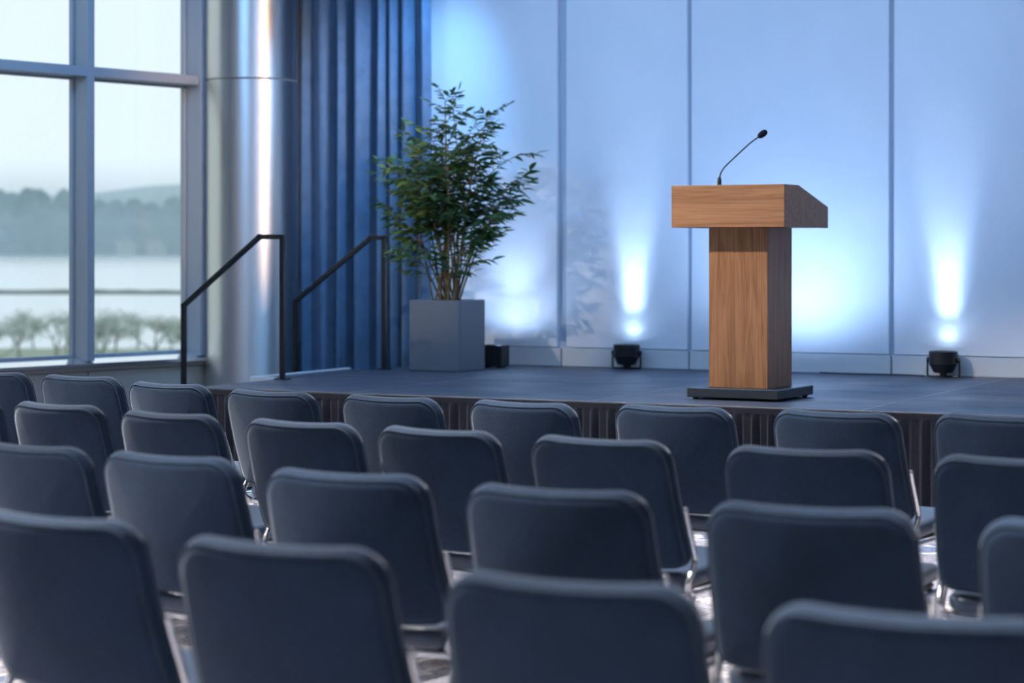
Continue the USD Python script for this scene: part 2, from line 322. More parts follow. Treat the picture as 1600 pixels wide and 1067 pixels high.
# ceiling lights over the audience
lp = []
for iu, u in enumerate((-1.9, 0.7, 3.3, 5.9)):
    for iv, v in enumerate((-10.2, -7.5, -4.8, -2.1)):
        lp.append((u, v))
for k, (u, v) in enumerate(lp):
    c = thing('ceiling_light', 'square ceiling light, %s from the stage, %s from the windows' % (['farthest', 'third', 'second', 'nearest'][k % 4], ['nearest', 'second', 'third', 'farthest'][k // 4]), 'ceiling light', W(u, v, CEIL - .06), ROT, group='ceiling light panels over the chairs')
    obj('frame', cat(box(-.32, .32, -.32, -.29, 0, .06), box(-.32, .32, .29, .32, 0, .06), box(-.32, -.29, -.29, .29, 0, .06), box(.29, .32, -.29, .29, 0, .06)), M['alu'], c, smooth=False)
    obj('diffuser', box(-.29, .29, -.29, .29, .03, .06), M['panel_light'], c, smooth=False)
    rect(str(c.GetPath()) + '/lamp', (0, 0, 0.02), (0, 0, -1), 0.56, 0.56, HOUSE, (1.0, 0.93, 0.86))
    spot(str(c.GetPath()) + '/beam', (0, 0, -.01), (.55, .08, -1), DOWN, (1.0, 0.96, 0.94), 30, 1.0, .12)

# stage spotlights hung below the ceiling
def stage_spot(u, v, target, power, color, half, label, rad=.06):
    p = np.array(W(u, v, CEIL - .35)); t = np.array(target, float)
    th = thing('spotlight', label, 'spotlight', p, 0, group='spotlights under the ceiling')
    d = (t - p) / np.linalg.norm(t - p)
    can = tube([-d * .16, -d * .15, d * .05, d * .06], [.03, .065, .075, .075], 20, caps=True)
    obj('can', can, M['black'], th); obj('hanger', tube([-d * .06 + np.array([0, 0, .06]), (-d * .06 + np.array([0, 0, .35]))], .012), M['black'], th)
    spot(str(th.GetPath()) + '/lamp', d * .09, d * 3, power, color, half, 0.6, rad)
LEC = np.array([1.385, 12.63])                # middle of the lectern's base
WARM = (1.0, 0.84, 0.66)
stage_spot(1.5, -2.2, (LEC[0], LEC[1], 1.25), WASH * 7.6, WARM, 15, 'black spotlight under the ceiling aimed at the lectern')
stage_spot(-1.2, -3.0, W(.2, 2.4, 1.6), WASH * 4.5, WARM, 9, 'black spotlight under the ceiling aimed at the potted plant')
COLP = ((392.5 - 800) / F * 16.6, 16.6)
stage_spot(5.2, -.8, (COLP[0], COLP[1], 2.3), WASH * 8, (1.0, 0.60, 0.28), 10, 'added black spotlight aimed at the metal column for its warm streak, left of a pair', .3)  # unseen pair added to draw the warm streak on the column
stage_spot(6.4, -.3, (COLP[0], COLP[1], 2.3), WASH * 8, (1.0, 0.60, 0.28), 9, 'added black spotlight aimed at the metal column for its warm streak, right of a pair', .3)

for k, u in enumerate((-0.5, 1.5, 3.5, 5.5)):  # unseen bars added to spread blue light over the wall
    w_ = thing('added_wash_light', 'added black bar wash light under the ceiling over the stage, ' + ['leftmost', 'second from the left', 'third from the left', 'rightmost'][k], 'wash light', W(u, 0.0, CEIL - .225), ROT, group='added blue wash lights over the stage')
    obj('housing', cat(bbox(-.5, .5, -.05, .05, .0, .10)), M['black'], w_, smooth=False)
    for s in (-1, 1): obj('bracket', box(s * .4 - .01, s * .4 + .01, -.01, .01, .10, .22), M['black'], w_, smooth=False)
    rect(str(w_.GetPath()) + '/lamp', (0, .02, -.02), (0, 1.0, -1.8), .9, .06, BWASH, BLUE)
w_ = thing('added_wash_light', 'added black bar wash light under the ceiling raking the blue curtain folds', 'wash light', W(.75, 2.3, CEIL - .225), ROT + 58, group='added blue wash lights over the stage')
obj('housing', bbox(-.5, .5, -.05, .05, .0, .10), M['black'], w_, smooth=False)
for s in (-1, 1): obj('bracket', box(s * .4 - .01, s * .4 + .01, -.01, .01, .10, .22), M['black'], w_, smooth=False)
spot(str(w_.GetPath()) + '/lamp', (0, .06, -.02), (0, 1.6, -2.1), BWASH * .38, BLUE, 34, 1.0, .1)  # added lamp, rakes the curtain so its folds show contrast

# ------------------------------------------------------------------ stage
st = thing('stage', 'low platform stage with dark blue-grey deck boards in front of the panelled wall', 'stage', W(0, 0), ROT)
us = [0.0, 1.1, 2.7, 4.3, 5.9, 7.5, 9.1]
vs = [0.0, 1.6, WV - .01]
for a, b in zip(us[:-1], us[1:]):
    for c, d in zip(vs[:-1], vs[1:]):
        p = obj('deck_panel', bbox(a + .004, b - .004, c + .004, d - .004, SH - .05, SH, .002), M['deck'], st, smooth=False)
        e = cat(box(a + .0005, a + .0035, c, d, SH - .03, SH + .0012), box(b - .0035, b - .0005, c, d, SH - .03, SH + .0012), box(a, b, c + .0005, c + .0035, SH - .03, SH + .0012), box(a, b, d - .0035, d - .0005, SH - .03, SH + .0012))
        obj('panel_edge', e, M['alu'], p, smooth=False)
obj('subframe', box(.04, 9.06, .04, WV - .03, SH - .12, SH - .052), M['blackplastic'], st, smooth=False)
for a in us:
    for c in (0.1, 1.6, WV - .1):
        obj('leg', box(max(a - .03, .05), max(a - .03, .05) + .05, c - .025, c + .025, 0, SH - .12), M['blackplastic'], st, smooth=False)
def pleats(path, z0, z1, amp=.017, wave=.050, seed=1):
    """A pleated hanging along a polyline of (x, y) points, the folds to its left."""
    p = np.array(path, float); seg = np.linalg.norm(np.diff(p, axis=0), axis=1); L = np.concatenate([[0], np.cumsum(seg)])
    n = int(L[-1] / .004); sgrid = np.linspace(0, L[-1], n)
    pt = np.stack([np.interp(sgrid, L, p[:, i]) for i in (0, 1)], 1)
    tg = np.gradient(pt, axis=0); tg /= np.linalg.norm(tg, axis=1, keepdims=True); nm = np.stack([tg[:, 1], -tg[:, 0]], 1)
    r = np.random.default_rng(seed); ph = np.cumsum(1 + .5 * (meshkit.noise(np.stack([sgrid * 3.1, sgrid * 0, sgrid * 0], 1), seed) - .5)) * (sgrid[1] - sgrid[0]) / wave * 2 * np.pi
    rows = []
    zs = np.concatenate([[z1, z1 - .028, z1 - .031], np.linspace(z1 - .05, z0, 12)])
    for k, z in enumerate(zs):
        g = 0 if k < 2 else min(1, (z1 - .031 - z) / .10 + .35)
        w = (np.sin(ph + .5 * np.sin(ph)) * .6 + .4 * np.sin(ph * .5 + 1 + (z1 - z) * 2)) * amp * g
        q = pt + nm * (w + (.004 if k < 2 else 0))[:, None]
        rows.append(np.column_stack([q, np.full(n, z)]))
    v = np.vstack(rows); v2 = v.copy(); off = np.tile(nm, (len(zs), 1)) * .003; v2[:, :2] -= off
    f = []
    i, j = np.meshgrid(np.arange(len(zs) - 1), np.arange(n - 1), indexing='ij')
    q = np.stack([i * n + j, (i + 1) * n + j, (i + 1) * n + j + 1, i * n + j + 1], -1).reshape(-1, 4)
    f = np.vstack([q[:, [0, 1, 2]], q[:, [0, 2, 3]]])
    return trimesh.Trimesh(np.vstack([v, v2]), np.vstack([f, f[:, ::-1] + len(v)]), process=False)
sk = thing('stage_skirt', 'black pleated cloth skirt hanging along the front edge of the stage', 'stage skirt', W(0, 0), ROT)
obj('pleats', pleats([(-.02, .95), (-.02, -.02), (9.1, -.02)], .01, SH - .008), M['skirt'], sk, smooth=60)

# stairs at the stage's left end
sr = thing('stage_steps', 'short flight of dark steps with pale metal nosings at the left end of the stage', 'steps', W(-.02, 1.65), ROT)
for k, (r0, r1, z) in enumerate(((.02, .22, SH), (.22, .47, SH * 2 / 3), (.47, .72, SH / 3))):
    t = obj('tread', bbox(-r1, -r0, -.62, .62, z - .035, z, .003), M['deck'], sr, smooth=False)
    obj('nosing', cat(bbox(-r1 - .006, -r1 + .03, -.62, .62, z - .03, z + .010, .002), bbox(-r1, -r0, -.65, -.62, z - .03, z + .010, .002)), M['nosing'], t, smooth=False, label='pale nosing strip')
    obj('riser', box(-r1 + .012, -r1 + .03, -.6, .6, max(z - SH / 3, 0), z - .035), M['blackplastic'], sr, smooth=False)
for sv in (-.6, .6):
    obj('stringer', prism([(-.69, 0), (-.02, 0), (-.02, SH - .04), (-.2, SH - .04), (-.44, SH * 2 / 3 - .04), (-.69, SH / 3 - .04)], -.012, .012).apply_transform(np.array([[1, 0, 0, 0], [0, 0, 1, sv], [0, 1, 0, 0], [0, 0, 0, 1.0]])), M['blackplastic'], sr, smooth=False)
def handrail(v, r, ztop, zlow, knee, label):
    h = thing('handrail', label, 'handrail', W(-r, v), ROT)
    s = .016
    def bar(p, q, w=s):
        p, q = np.array(p, float), np.array(q, float); L = np.linalg.norm(q - p); b = bbox(-w, w, -w, w, -L / 2 - w * .9, L / 2 + w * .9, .003)
        z = (q - p) / L; y = np.array([0, 1.0, 0]); xx = np.cross(y, z); T = np.eye(4); T[:3, 0], T[:3, 1], T[:3, 2], T[:3, 3] = xx, y, z, (p + q) / 2
        b.apply_transform(T); return b
    obj('post', bar((0, 0, s), (0, 0, zlow)), M['black'], h, smooth=False)
    obj('post', bar((r - .03 + .06, 0, SH + s), (r + .03, 0, ztop)), M['black'], h, smooth=False)
    obj('sloped_rail', bar((0, 0, zlow), (r - knee, 0, ztop)), M['black'], h, smooth=False)
    obj('level_rail', bar((r - knee, 0, ztop), (r + .03, 0, ztop)), M['black'], h, smooth=False)
    obj('foot_plate', box(-.04, .04, -.04, .04, 0, .008), M['black'], h, smooth=False)
    obj('foot_plate', box(r - .01, r + .07, -.04, .04, SH, SH + .008), M['black'], h, smooth=False)
handrail(.98, .76, SH + .945, 1.04, .15, 'black stair handrail nearer the audience, in front of the round metal column')
handrail(2.33, .72, SH + .945, 1.04, .08, 'black stair handrail farther from the audience, in front of the blue curtain')

# ------------------------------------------------------------------ round column
CR = .354
col = thing('column', 'round brushed metal column between the window and the blue curtain', 'column', ((392.5 - 800) / F * 16.6, 16.6, 0))
for z0, z1 in ((0.0, 2.70), (2.706, CEIL)):
    obj('metal_shell', lathe([(0, z0), (CR - .004, z0), (CR, z0 + .004), (CR, z1 - .004), (CR - .004, z1), (0, z1)], 128), M['column'], col, smooth=40)

# ------------------------------------------------------------------ curtain
def curtain_mesh(u0, u1, v, z0, z1):
    n = int((u1 - u0) / .004); uu = np.linspace(u0, u1, n); rows = []
    ph = (uu - u0) / .150 * 2 * np.pi + 1.5 * np.sin((uu - u0) * 7.3) + 0.9 * np.sin((uu - u0) * 15)
    zs = np.linspace(z1, z0, 26)
    for z in zs:
        k = (z1 - z) / (z1 - z0); am = .064 + .022 * np.sin(uu * 9 + 1.3)
        w = am * (np.sin(ph + .10 * math.sin(k * 3)) + .22 * np.sin(2 * ph + 1.2)) + .010 * np.sin(ph * .5 + k * 2)
        rows.append(np.column_stack([uu + .015 * np.cos(ph) + .004 * np.sin(k * 5 + uu * 9), v + w, np.full(n, z)]))
    v1 = np.vstack(rows); i, j = np.meshgrid(np.arange(len(zs) - 1), np.arange(n - 1), indexing='ij')
    q = np.stack([i * n + j, (i + 1) * n + j, (i + 1) * n + j + 1, i * n + j + 1], -1).reshape(-1, 4)
    f = np.vstack([q[:, [0, 1, 2]], q[:, [0, 2, 3]]]); v2 = v1.copy(); v2[:, 1] += .004
    return trimesh.Trimesh(np.vstack([v1, v2]), np.vstack([f, f[:, ::-1] + len(v1)]), process=False)
cu = thing('curtain', 'tall blue curtain hanging in deep folds between the metal column and the pale wall', 'curtain', W(0, 0), ROT)
obj('cloth', curtain_mesh(-1.2, -0.02, 3.13, .02, CEIL - .06), M['curtain'], cu, smooth=60)
obj('track', box(-1.25, 0.0, 3.12, 3.16, CEIL - .06, CEIL), M['alu'], cu, smooth=False)

# ------------------------------------------------------------------ lectern
LY = 28.5
lec = thing('lectern', 'walnut lectern with a wedge-shaped reading top and dark base plate standing on the stage', 'lectern', (LEC[0], LEC[1], SH + .0015), -LY)
b = .28
bp = obj('base_plate', bbox(-b, b, -b, b, .012, .066, .004), M['base'], lec, smooth=False, label='dark grey base plate')
for sx in (-1, 1):
    for sy in (-1, 1):
        obj('foot', lathe([(0, 0), (.018, 0), (.018, .012), (0, .012)], 16).apply_translation([sx * .24, sy * .24, 0]), M['rubber'], lec)
cz0, cz1, hw, hd = .066, .985, .181, .19
obj('front_panel', bbox(-hw, hw, -hd, -hd + .018, cz0, cz1, .0015), M['wood_v'], lec, smooth=False)
obj('back_panel', bbox(-hw, hw, hd - .018, hd, cz0, cz1, .0015), M['wood_v'], lec, smooth=False)
for s in (-1, 1):
    x0, x1 = sorted((s * hw, s * (hw - .018)))
    obj('side_panel', bbox(x0, x1, -hd + .0185, hd - .0185, cz0, cz1, .001), M['wood_v'], lec, smooth=False)
tz0, tzf, tzb, tw, tf, tb = .985, 1.225, 1.108, .345, -.35, .35
top = obj('top_case', box(-tw + .018, tw - .018, tf + .018, tb - .018, tz0 + .001, tz0 + .015), M['wood_h'], lec, smooth=False)
obj('fascia', bbox(-tw, tw, tf, tf + .018, tz0, tzf, .0015), M['wood_h'], lec, smooth=False)
prof = [(tf + .0185, tz0), (tb, tz0), (tb, tzb), (tf + .22, tzf), (tf + .0185, tzf)]
for s in (-1, 1):
    m = prism(prof, 0, .018); m.apply_transform(np.array([[0, 0, 1, s * tw - (.018 if s > 0 else 0)], [1, 0, 0, 0], [0, 1, 0, 0], [0, 0, 0, 1.0]]))
    obj('cheek', m, M['wood_h'], lec, smooth=False)
m = prism([(tf + .0185, tzf - .02), (tf + .0185, tzf - .003), (tf + .22, tzf - .003), (tb - .002, tzb - .003), (tb - .002, tzb - .02), (tf + .22, tzf - .02)], -tw + .0185, tw - .0185)
m.apply_transform(np.array([[0, 0, 1, 0], [1, 0, 0, 0], [0, 1, 0, 0], [0, 0, 0, 1.0]]))
obj('reading_board', m, M['wood_h'], lec, smooth=False)
# gooseneck microphone
ml = np.array([-.075, -.285, tzf])               # on the lectern, in its own frame
c_, s_ = math.cos(math.radians(-LY)), math.sin(math.radians(-LY))
mic = thing('gooseneck_microphone', 'slim black gooseneck microphone rising from the top of the lectern', 'microphone', (LEC[0] + c_ * ml[0] - s_ * ml[1], LEC[1] + s_ * ml[0] + c_ * ml[1], SH + ml[2] - .0005), -LY)
dm = np.array([.707, .707, 0]); up = np.array([0, 0, 1.0])
def mp(h, z): return dm * h + up * z
obj('socket', lathe([(0, 0), (.016, 0), (.016, .006), (.011, .008), (.0125, .022), (.010, .042), (.006, .050), (0, .050)], 20), M['blackplastic'], mic)
pts = [mp(0, .045), mp(.005, .062), mp(.014, .082), mp(.030, .104), mp(.055, .128), mp(.120, .186), mp(.180, .238), mp(.212, .262), mp(.245, .285)]
P = np.array(pts); tt = np.linspace(0, len(P) - 1, 60); from scipy.interpolate import CubicSpline
P = CubicSpline(np.arange(len(P)), P)(tt)
obj('gooseneck', tube(P, .0042, 10), M['black'], mic)
hd0, hdir = mp(.240, .281), (mp(.245, .285) - mp(.212, .262)); hdir /= np.linalg.norm(hdir)
hp = [hd0 + hdir * q for q in (0, .004, .012, .026, .042, .054, .061, .064)]
obj('windscreen', tube(hp, [.007, .012, .0165, .019, .019, .016, .010, .003], 18), M['foam'], mic)

# ------------------------------------------------------------------ uplights
def uplight(px, v, label, power, spill=.05):
    u = u_at(px, v)
    th = thing('uplight', label, 'uplight', W(u, v, SH), ROT, group='round floor uplights along the wall')
    R = .096
    body = lathe([(0, .032), (.058, .032), (.066, .036), (.090, .082), (R, .092), (R, .176), (R - .006, .178), (R - .010, .172), (R - .012, .138), (0, .138)], 40)
    obj('can', body, M['black'], th)
    obj('lens', lathe([(0, .142), (R - .014, .142)], 30), M['lens'], th)
    yoke = smooth_path([(-R - .012, 0, .115), (-R - .014, 0, .008), (R + .014, 0, .008), (R + .012, 0, .115)], 6, .02)
    obj('yoke', cat(tube(yoke, .007, 8)), M['black'], th)
    for s in (-1, 1):
        obj('knob', lathe([(0, 0), (.016, 0), (.018, .004), (.018, .014), (0, .016)], 16).apply_transform(trimesh.transformations.translation_matrix((s * (R + .002), 0, .118)) @ trimesh.transformations.rotation_matrix(s * math.pi / 2, [0, 1, 0])), M['blackplastic'], th)
    obj('stem', box(-.018, .018, -.02, .02, .0, .034), M['blackplastic'], th, smooth=False)
    if spill > 1:                                # floods the wall from farther out
        spot(str(th.GetPath()) + '/lamp', (0, 0, .20), (0, .70, 1.2), power * spill, (0.42, 0.62, 1.0), 68, 1.0, .05)
        return th
    for k, dx in enumerate((-.05, -.025, 0, .025, .05)):          # the light-emitting diodes behind the lens
        spot(f'{th.GetPath()}/diode_{k}', (dx, .056, .156), (dx, .056 + .46, 1.156), power * .009, UPC, 21, 1.0, .012)
        spot(f'{th.GetPath()}/diode_{k + 5}', (dx, .01, .156), (dx, .01 + .20, 1.156), power * .17, UPC, 17, 1.0, .012)
    spot(str(th.GetPath()) + '/lamp', (0, -.01, .157), (0, .14, 1.157), power * 1.1, UPC, 14, 1.0, .03)
    spot(str(th.GetPath()) + '/spill', (0, 0, .168), (0, .35, 1.168), power * .02, UPC, 52, 1.0, .03)
    return th
uplight(979, 3.15, 'round black floor uplight at the foot of the wall left of the lectern', UPW)
uplight(1192, 2.5, 'round black floor uplight hidden behind the lectern column', UPW, 1.1)
uplight(1474, 3.15, 'round black floor uplight at the foot of the wall right of the lectern', UPW)
# box-shaped light beside the planter
u = u_at(772, 2.92)
bl = thing('box_light', 'black box-shaped floor light half hidden behind the planter', 'floor light', W(u, 2.92, SH), ROT)
obj('housing', cat(bbox(-.09, .09, -.07, -.06, .012, .165), bbox(-.09, .09, .06, .07, .012, .165), bbox(-.09, -.08, -.06, .06, .012, .165), bbox(.08, .09, -.06, .06, .012, .165), bbox(-.08, .08, -.06, .06, .012, .13)), M['black'], bl, smooth=False)
obj('lens', box(-.08, .08, -.06, .06, .135, .142), M['lens'], bl, smooth=False)
for s in (-1, 1): obj('foot', box(s * .06 - .012, s * .06 + .012, -.05, .05, 0, .013), M['rubber'], bl, smooth=False)
spot(str(bl.GetPath()) + '/lamp', (0, 0, .15), (0, .30, 1.15), UPW * .5, UPC, 30, 1.0, .03)
spot(str(bl.GetPath()) + '/spill', (0, 0, .152), (0, .40, 1.152), UPW * .26, UPC, 70, 1.0, .03)
# power cable of the right uplight
u = u_at(1474, 3.15)
cp = np.array([(u - .135, 3.17), (u - .17, 3.20), (u - .25, 3.225), (u - .40, 3.24), (u - .62, 3.225), (u - .9, 3.245)])
cs = CubicSpline(np.arange(len(cp)), cp)(np.linspace(0, len(cp) - 1, 40))
obj('power_cable', tube([W(a, b_, SH + .006) for a, b_ in cs], .0045, 8), M['rubber'], label='thin black power cable lying along the wall from the right uplight', cat='cable')

# ------------------------------------------------------------------ potted plant
pu, pv, ps, ph_ = .47, 2.47, .2, .5
pl = thing('potted_bamboo', 'tall leafy bamboo plant in a square grey planter on the stage', 'potted plant', W(pu, pv, SH + .0015), ROT)
wall_t = .02
obj('planter', cat(bbox(-ps, ps, -ps, -ps + wall_t, 0, ph_), bbox(-ps, ps, ps - wall_t, ps, 0, ph_), bbox(-ps, -ps + wall_t, -ps + wall_t, ps - wall_t, 0, ph_), bbox(ps - wall_t, ps, -ps + wall_t, ps - wall_t, 0, ph_), box(-ps + wall_t, ps - wall_t, -ps + wall_t, ps - wall_t, 0.01, .05)), M['planter'], pl, smooth=False, label='square grey planter box')
obj('soil', box(-ps + wall_t, ps - wall_t, -ps + wall_t, ps - wall_t, .05, ph_ - .03), M['soil'], pl, smooth=False)
prng = np.random.default_rng(21)
leaves = []                                   # (points, variant)
def leaf(at, direction, L, w):
    d = np.array(direction, float); d /= np.linalg.norm(d); side = np.cross(d, [0, 0, 1.0]); side /= np.linalg.norm(side) + 1e-9
    tw_ = prng.normal(0, .5); nrm = np.cross(side, d); side = side * math.cos(tw_) + nrm * math.sin(tw_); nrm = np.cross(side, d)
    droop = -.30 * L
    c = [at, at + d * L * .3 + np.array([0, 0, .0]), at + d * L * .65 + np.array([0, 0, droop * .4]), at + d * L + np.array([0, 0, droop])]
    v = [c[0], c[1] - side * w - nrm * w * .3, c[1], c[1] + side * w - nrm * w * .3, c[2] - side * w * .8 - nrm * w * .25, c[2], c[2] + side * w * .8 - nrm * w * .25, c[3]]
    f = [[0, 1, 2], [0, 2, 3], [1, 4, 5], [1, 5, 2], [2, 5, 6], [2, 6, 3], [4, 7, 5], [5, 7, 6]]
    return np.array(v), np.array(f)
stems = []
tips = [(-.02, 0, 1.46), (.07, -.05, 1.38), (.20, .05, 1.20), (.36, -.05, 1.32), (.50, .02, 1.02), (.40, .12, .80), (.28, -.15, .98), (-.18, .05, 1.22), (-.33, .0, 1.10), (-.52, .10, .98), (-.36, .1, .80), (-.22, -.18, .90),
        (.12, -.22, 1.08), (.05, .2, 1.15), (.30, .1, .55), (-.28, -.1, .52), (.02, -.2, .75), (-.08, -.24, 1.0), (.16, .12, .9), (-.42, -.02, .62), (.42, -.1, .6), (.52, .1, .84), (.24, -.2, .36), (-.2, -.15, .34), (-.45, .12, .98), (.1, .25, .7), (-.15, .2, 1.05)]
for k, (tx, ty, tz) in enumerate(tips):
    a = prng.uniform(0, 2 * np.pi); r0 = prng.uniform(.02, .12) if k else 0
    p0 = np.array([r0 * math.cos(a), r0 * math.sin(a), ph_ - .03]); p3 = np.array([tx, min(ty, .33), ph_ + tz * .98])
    p1 = p0 + np.array([tx * .22, ty * .22, tz * .45]); p2 = p0 + np.array([tx * .5, ty * .5, tz * .85])
    s_ = np.linspace(0, 1, 22)[:, None]; c = (1 - s_) ** 3 * p0 + 3 * s_ * (1 - s_) ** 2 * p1 + 3 * s_ ** 2 * (1 - s_) * p2 + s_ ** 3 * p3
    r = np.linspace(.0075 if k else .014, .002, 22)
    obj('stem', tube(c, r, 6), M['stem'], pl, smooth=60)
    tws = []
    nbch = 14 if tz > .6 else 8
    for q in np.linspace(.43 if tz > .6 else .4, 1.0, nbch):
        i = min(int(q * 21), 21); base = c[i]; tang = c[min(i + 1, 21)] - c[max(i - 1, 0)]; tang /= np.linalg.norm(tang)
        az = prng.uniform(0, 2 * np.pi); lat = np.array([math.cos(az), math.sin(az) * .8, 0])
        L = prng.uniform(.14, .27) * (1.1 - .35 * q)
        d = (lat * .85 + tang * (.75 if q < .98 else 2.0)); d /= np.linalg.norm(d)
        if q > .99: L = .2
        ss = np.linspace(0, 1, 9)[:, None]; bc = base + d * L * ss + np.array([0, 0, -.35 * L]) * ss ** 2
        bc[:, 1] = np.minimum(bc[:, 1], .52)
        tws.append(tube(bc, np.linspace(.003, .0012, 9), 4))
        nl = int(L / .022)
        for n_ in range(nl):
            e = .12 + .88 * n_ / max(nl - 1, 1); at = base + d * L * e + np.array([0, 0, -.35 * L]) * e * e; at[1] = min(at[1], .52)
            sd = np.cross(d, [0, 0, 1.0]); sd /= np.linalg.norm(sd) + 1e-9
            ld = d * .8 + sd * (1 if n_ % 2 else -1) * .8 + prng.normal(0, .15, 3) + np.array([0, 0, -.32])
            if n_ == nl - 1: ld = d
            v, f = leaf(at, ld, prng.uniform(.085, .135), prng.uniform(.012, .018))
            if v[:, 1].max() < .62:
                var = 2 if (at[0] < -.08 and prng.random() < .62) else (1 if prng.random() < .3 else 0)  # left leaves yellower: warm side light put into the leaf colour
                leaves.append((v, f, var))
    obj('twig', cat(tws), M['stem'], pl, smooth=60)
order = sorted(range(len(leaves)), key=lambda i: leaves[i][0][:, 1].mean())      # nearest first
for i in order[:290]:
    v, f, var = leaves[i]; obj('leaf', trimesh.Trimesh(v, f, process=False), LEAVES[var], pl, smooth=True)
for var in range(3):
    rest = [trimesh.Trimesh(*leaves[i][:2], process=False) for i in order[290:] if leaves[i][2] == var]
    obj('foliage', cat(rest), LEAVES[var], pl, smooth=True, kind='stuff')

# ------------------------------------------------------------------ chairs
def rr(hw, hh, r, m=9, k=6, low=1.0):
    """Rounded rectangle outline, the same number of points whatever its size."""
    r = max(min(r, hw - 1e-4, hh - 1e-4), 1e-4); q_ = max(r * low, 1e-4); pts = []
    cs = [(hw - r, hh - r, 0, r), (-hw + r, hh - r, 90, r), (-hw + q_, -hh + q_, 180, q_), (hw - q_, -hh + q_, 270, q_)]
    for i, (cx, cy, a0, rc) in enumerate(cs):
        for a in np.radians(np.linspace(a0, a0 + 90, m)): pts.append((cx + rc * math.cos(a), cy + rc * math.sin(a)))
        nx, ny, b0, rn = cs[(i + 1) % 4]; s0 = np.array(pts[-1]); e0 = np.array([nx + rn * math.cos(math.radians(b0)), ny + rn * math.sin(math.radians(b0))])
        for q in range(1, k): pts.append(tuple(s0 + (e0 - s0) * q / k))
    return np.array(pts)
def cushion(w, h, t, r, edge, puff=.006, puff2=None, low=1.0):
    """A padded board in the xz plane, its thickness along y (front face at +y)."""
    imax = min(w, h) / 2 - .003; rows = []
    ins = list(edge * (1 - np.cos(np.linspace(0, np.pi / 2, 7)))) + list(edge + (imax - edge) * np.linspace(.08, 1, 8) ** 1.2)
    def y(i, pf):
        if i < edge: return t / 2 - edge + math.sqrt(max(edge ** 2 - (edge - i) ** 2, 0))
        q = (i - edge) / (imax - edge); return t / 2 + pf * (1 - (1 - q) ** 2)
    seq = [(i, 1) for i in reversed(ins)] + [(i, -1) for i in ins[(1 if abs(t / 2 - edge) < 1e-6 else 0):]]
    for i, sgn in seq:
        o = rr(w / 2 - i, h / 2 - i, r - i * .8, low=low); pf = puff if sgn > 0 else (puff2 if puff2 is not None else puff)
        rows.append(np.column_stack([o[:, 0], np.full(len(o), sgn * y(i, pf)), o[:, 1]]))
    n = len(rows[0]); v = np.vstack(rows); f = []
    for a in range(len(rows) - 1):
        for j in range(n):
            q = [a * n + j, a * n + (j + 1) % n, (a + 1) * n + (j + 1) % n, (a + 1) * n + j]; f += [[q[0], q[1], q[2]], [q[0], q[2], q[3]]]
    c0, c1 = len(v), len(v) + 1; v = np.vstack([v, rows[0].mean(0), rows[-1].mean(0)]); L = (len(rows) - 1) * n
    for j in range(n): f += [[c0, (j + 1) % n, j], [c1, L + j, L + (j + 1) % n]]
    m = trimesh.Trimesh(v, np.array(f), process=False)
    if m.volume < 0: m.invert()
    return m
CWID, BH, TILT = .495, .405, math.radians(17)
BZ, BY = .462, -.205                           # lower edge of the backrest
def back_xf(v):
    """From the backrest's own plane to the chair: curved across, leaning back."""
    v = v.copy(); x_, y_, z_ = v[:, 0], v[:, 1], v[:, 2] + BH / 2
    x_ = x_ * (1.025 - .05 * z_ / BH)
    y_ = y_ + .038 * (x_ / .25) ** 2 - .010 * np.sin(np.clip(z_ / BH, 0, 1) * np.pi)
    z0 = z_
    return np.column_stack([x_, BY + y_ * math.cos(TILT) - z0 * math.sin(TILT), BZ + z0 * math.cos(TILT) + y_ * math.sin(TILT)])
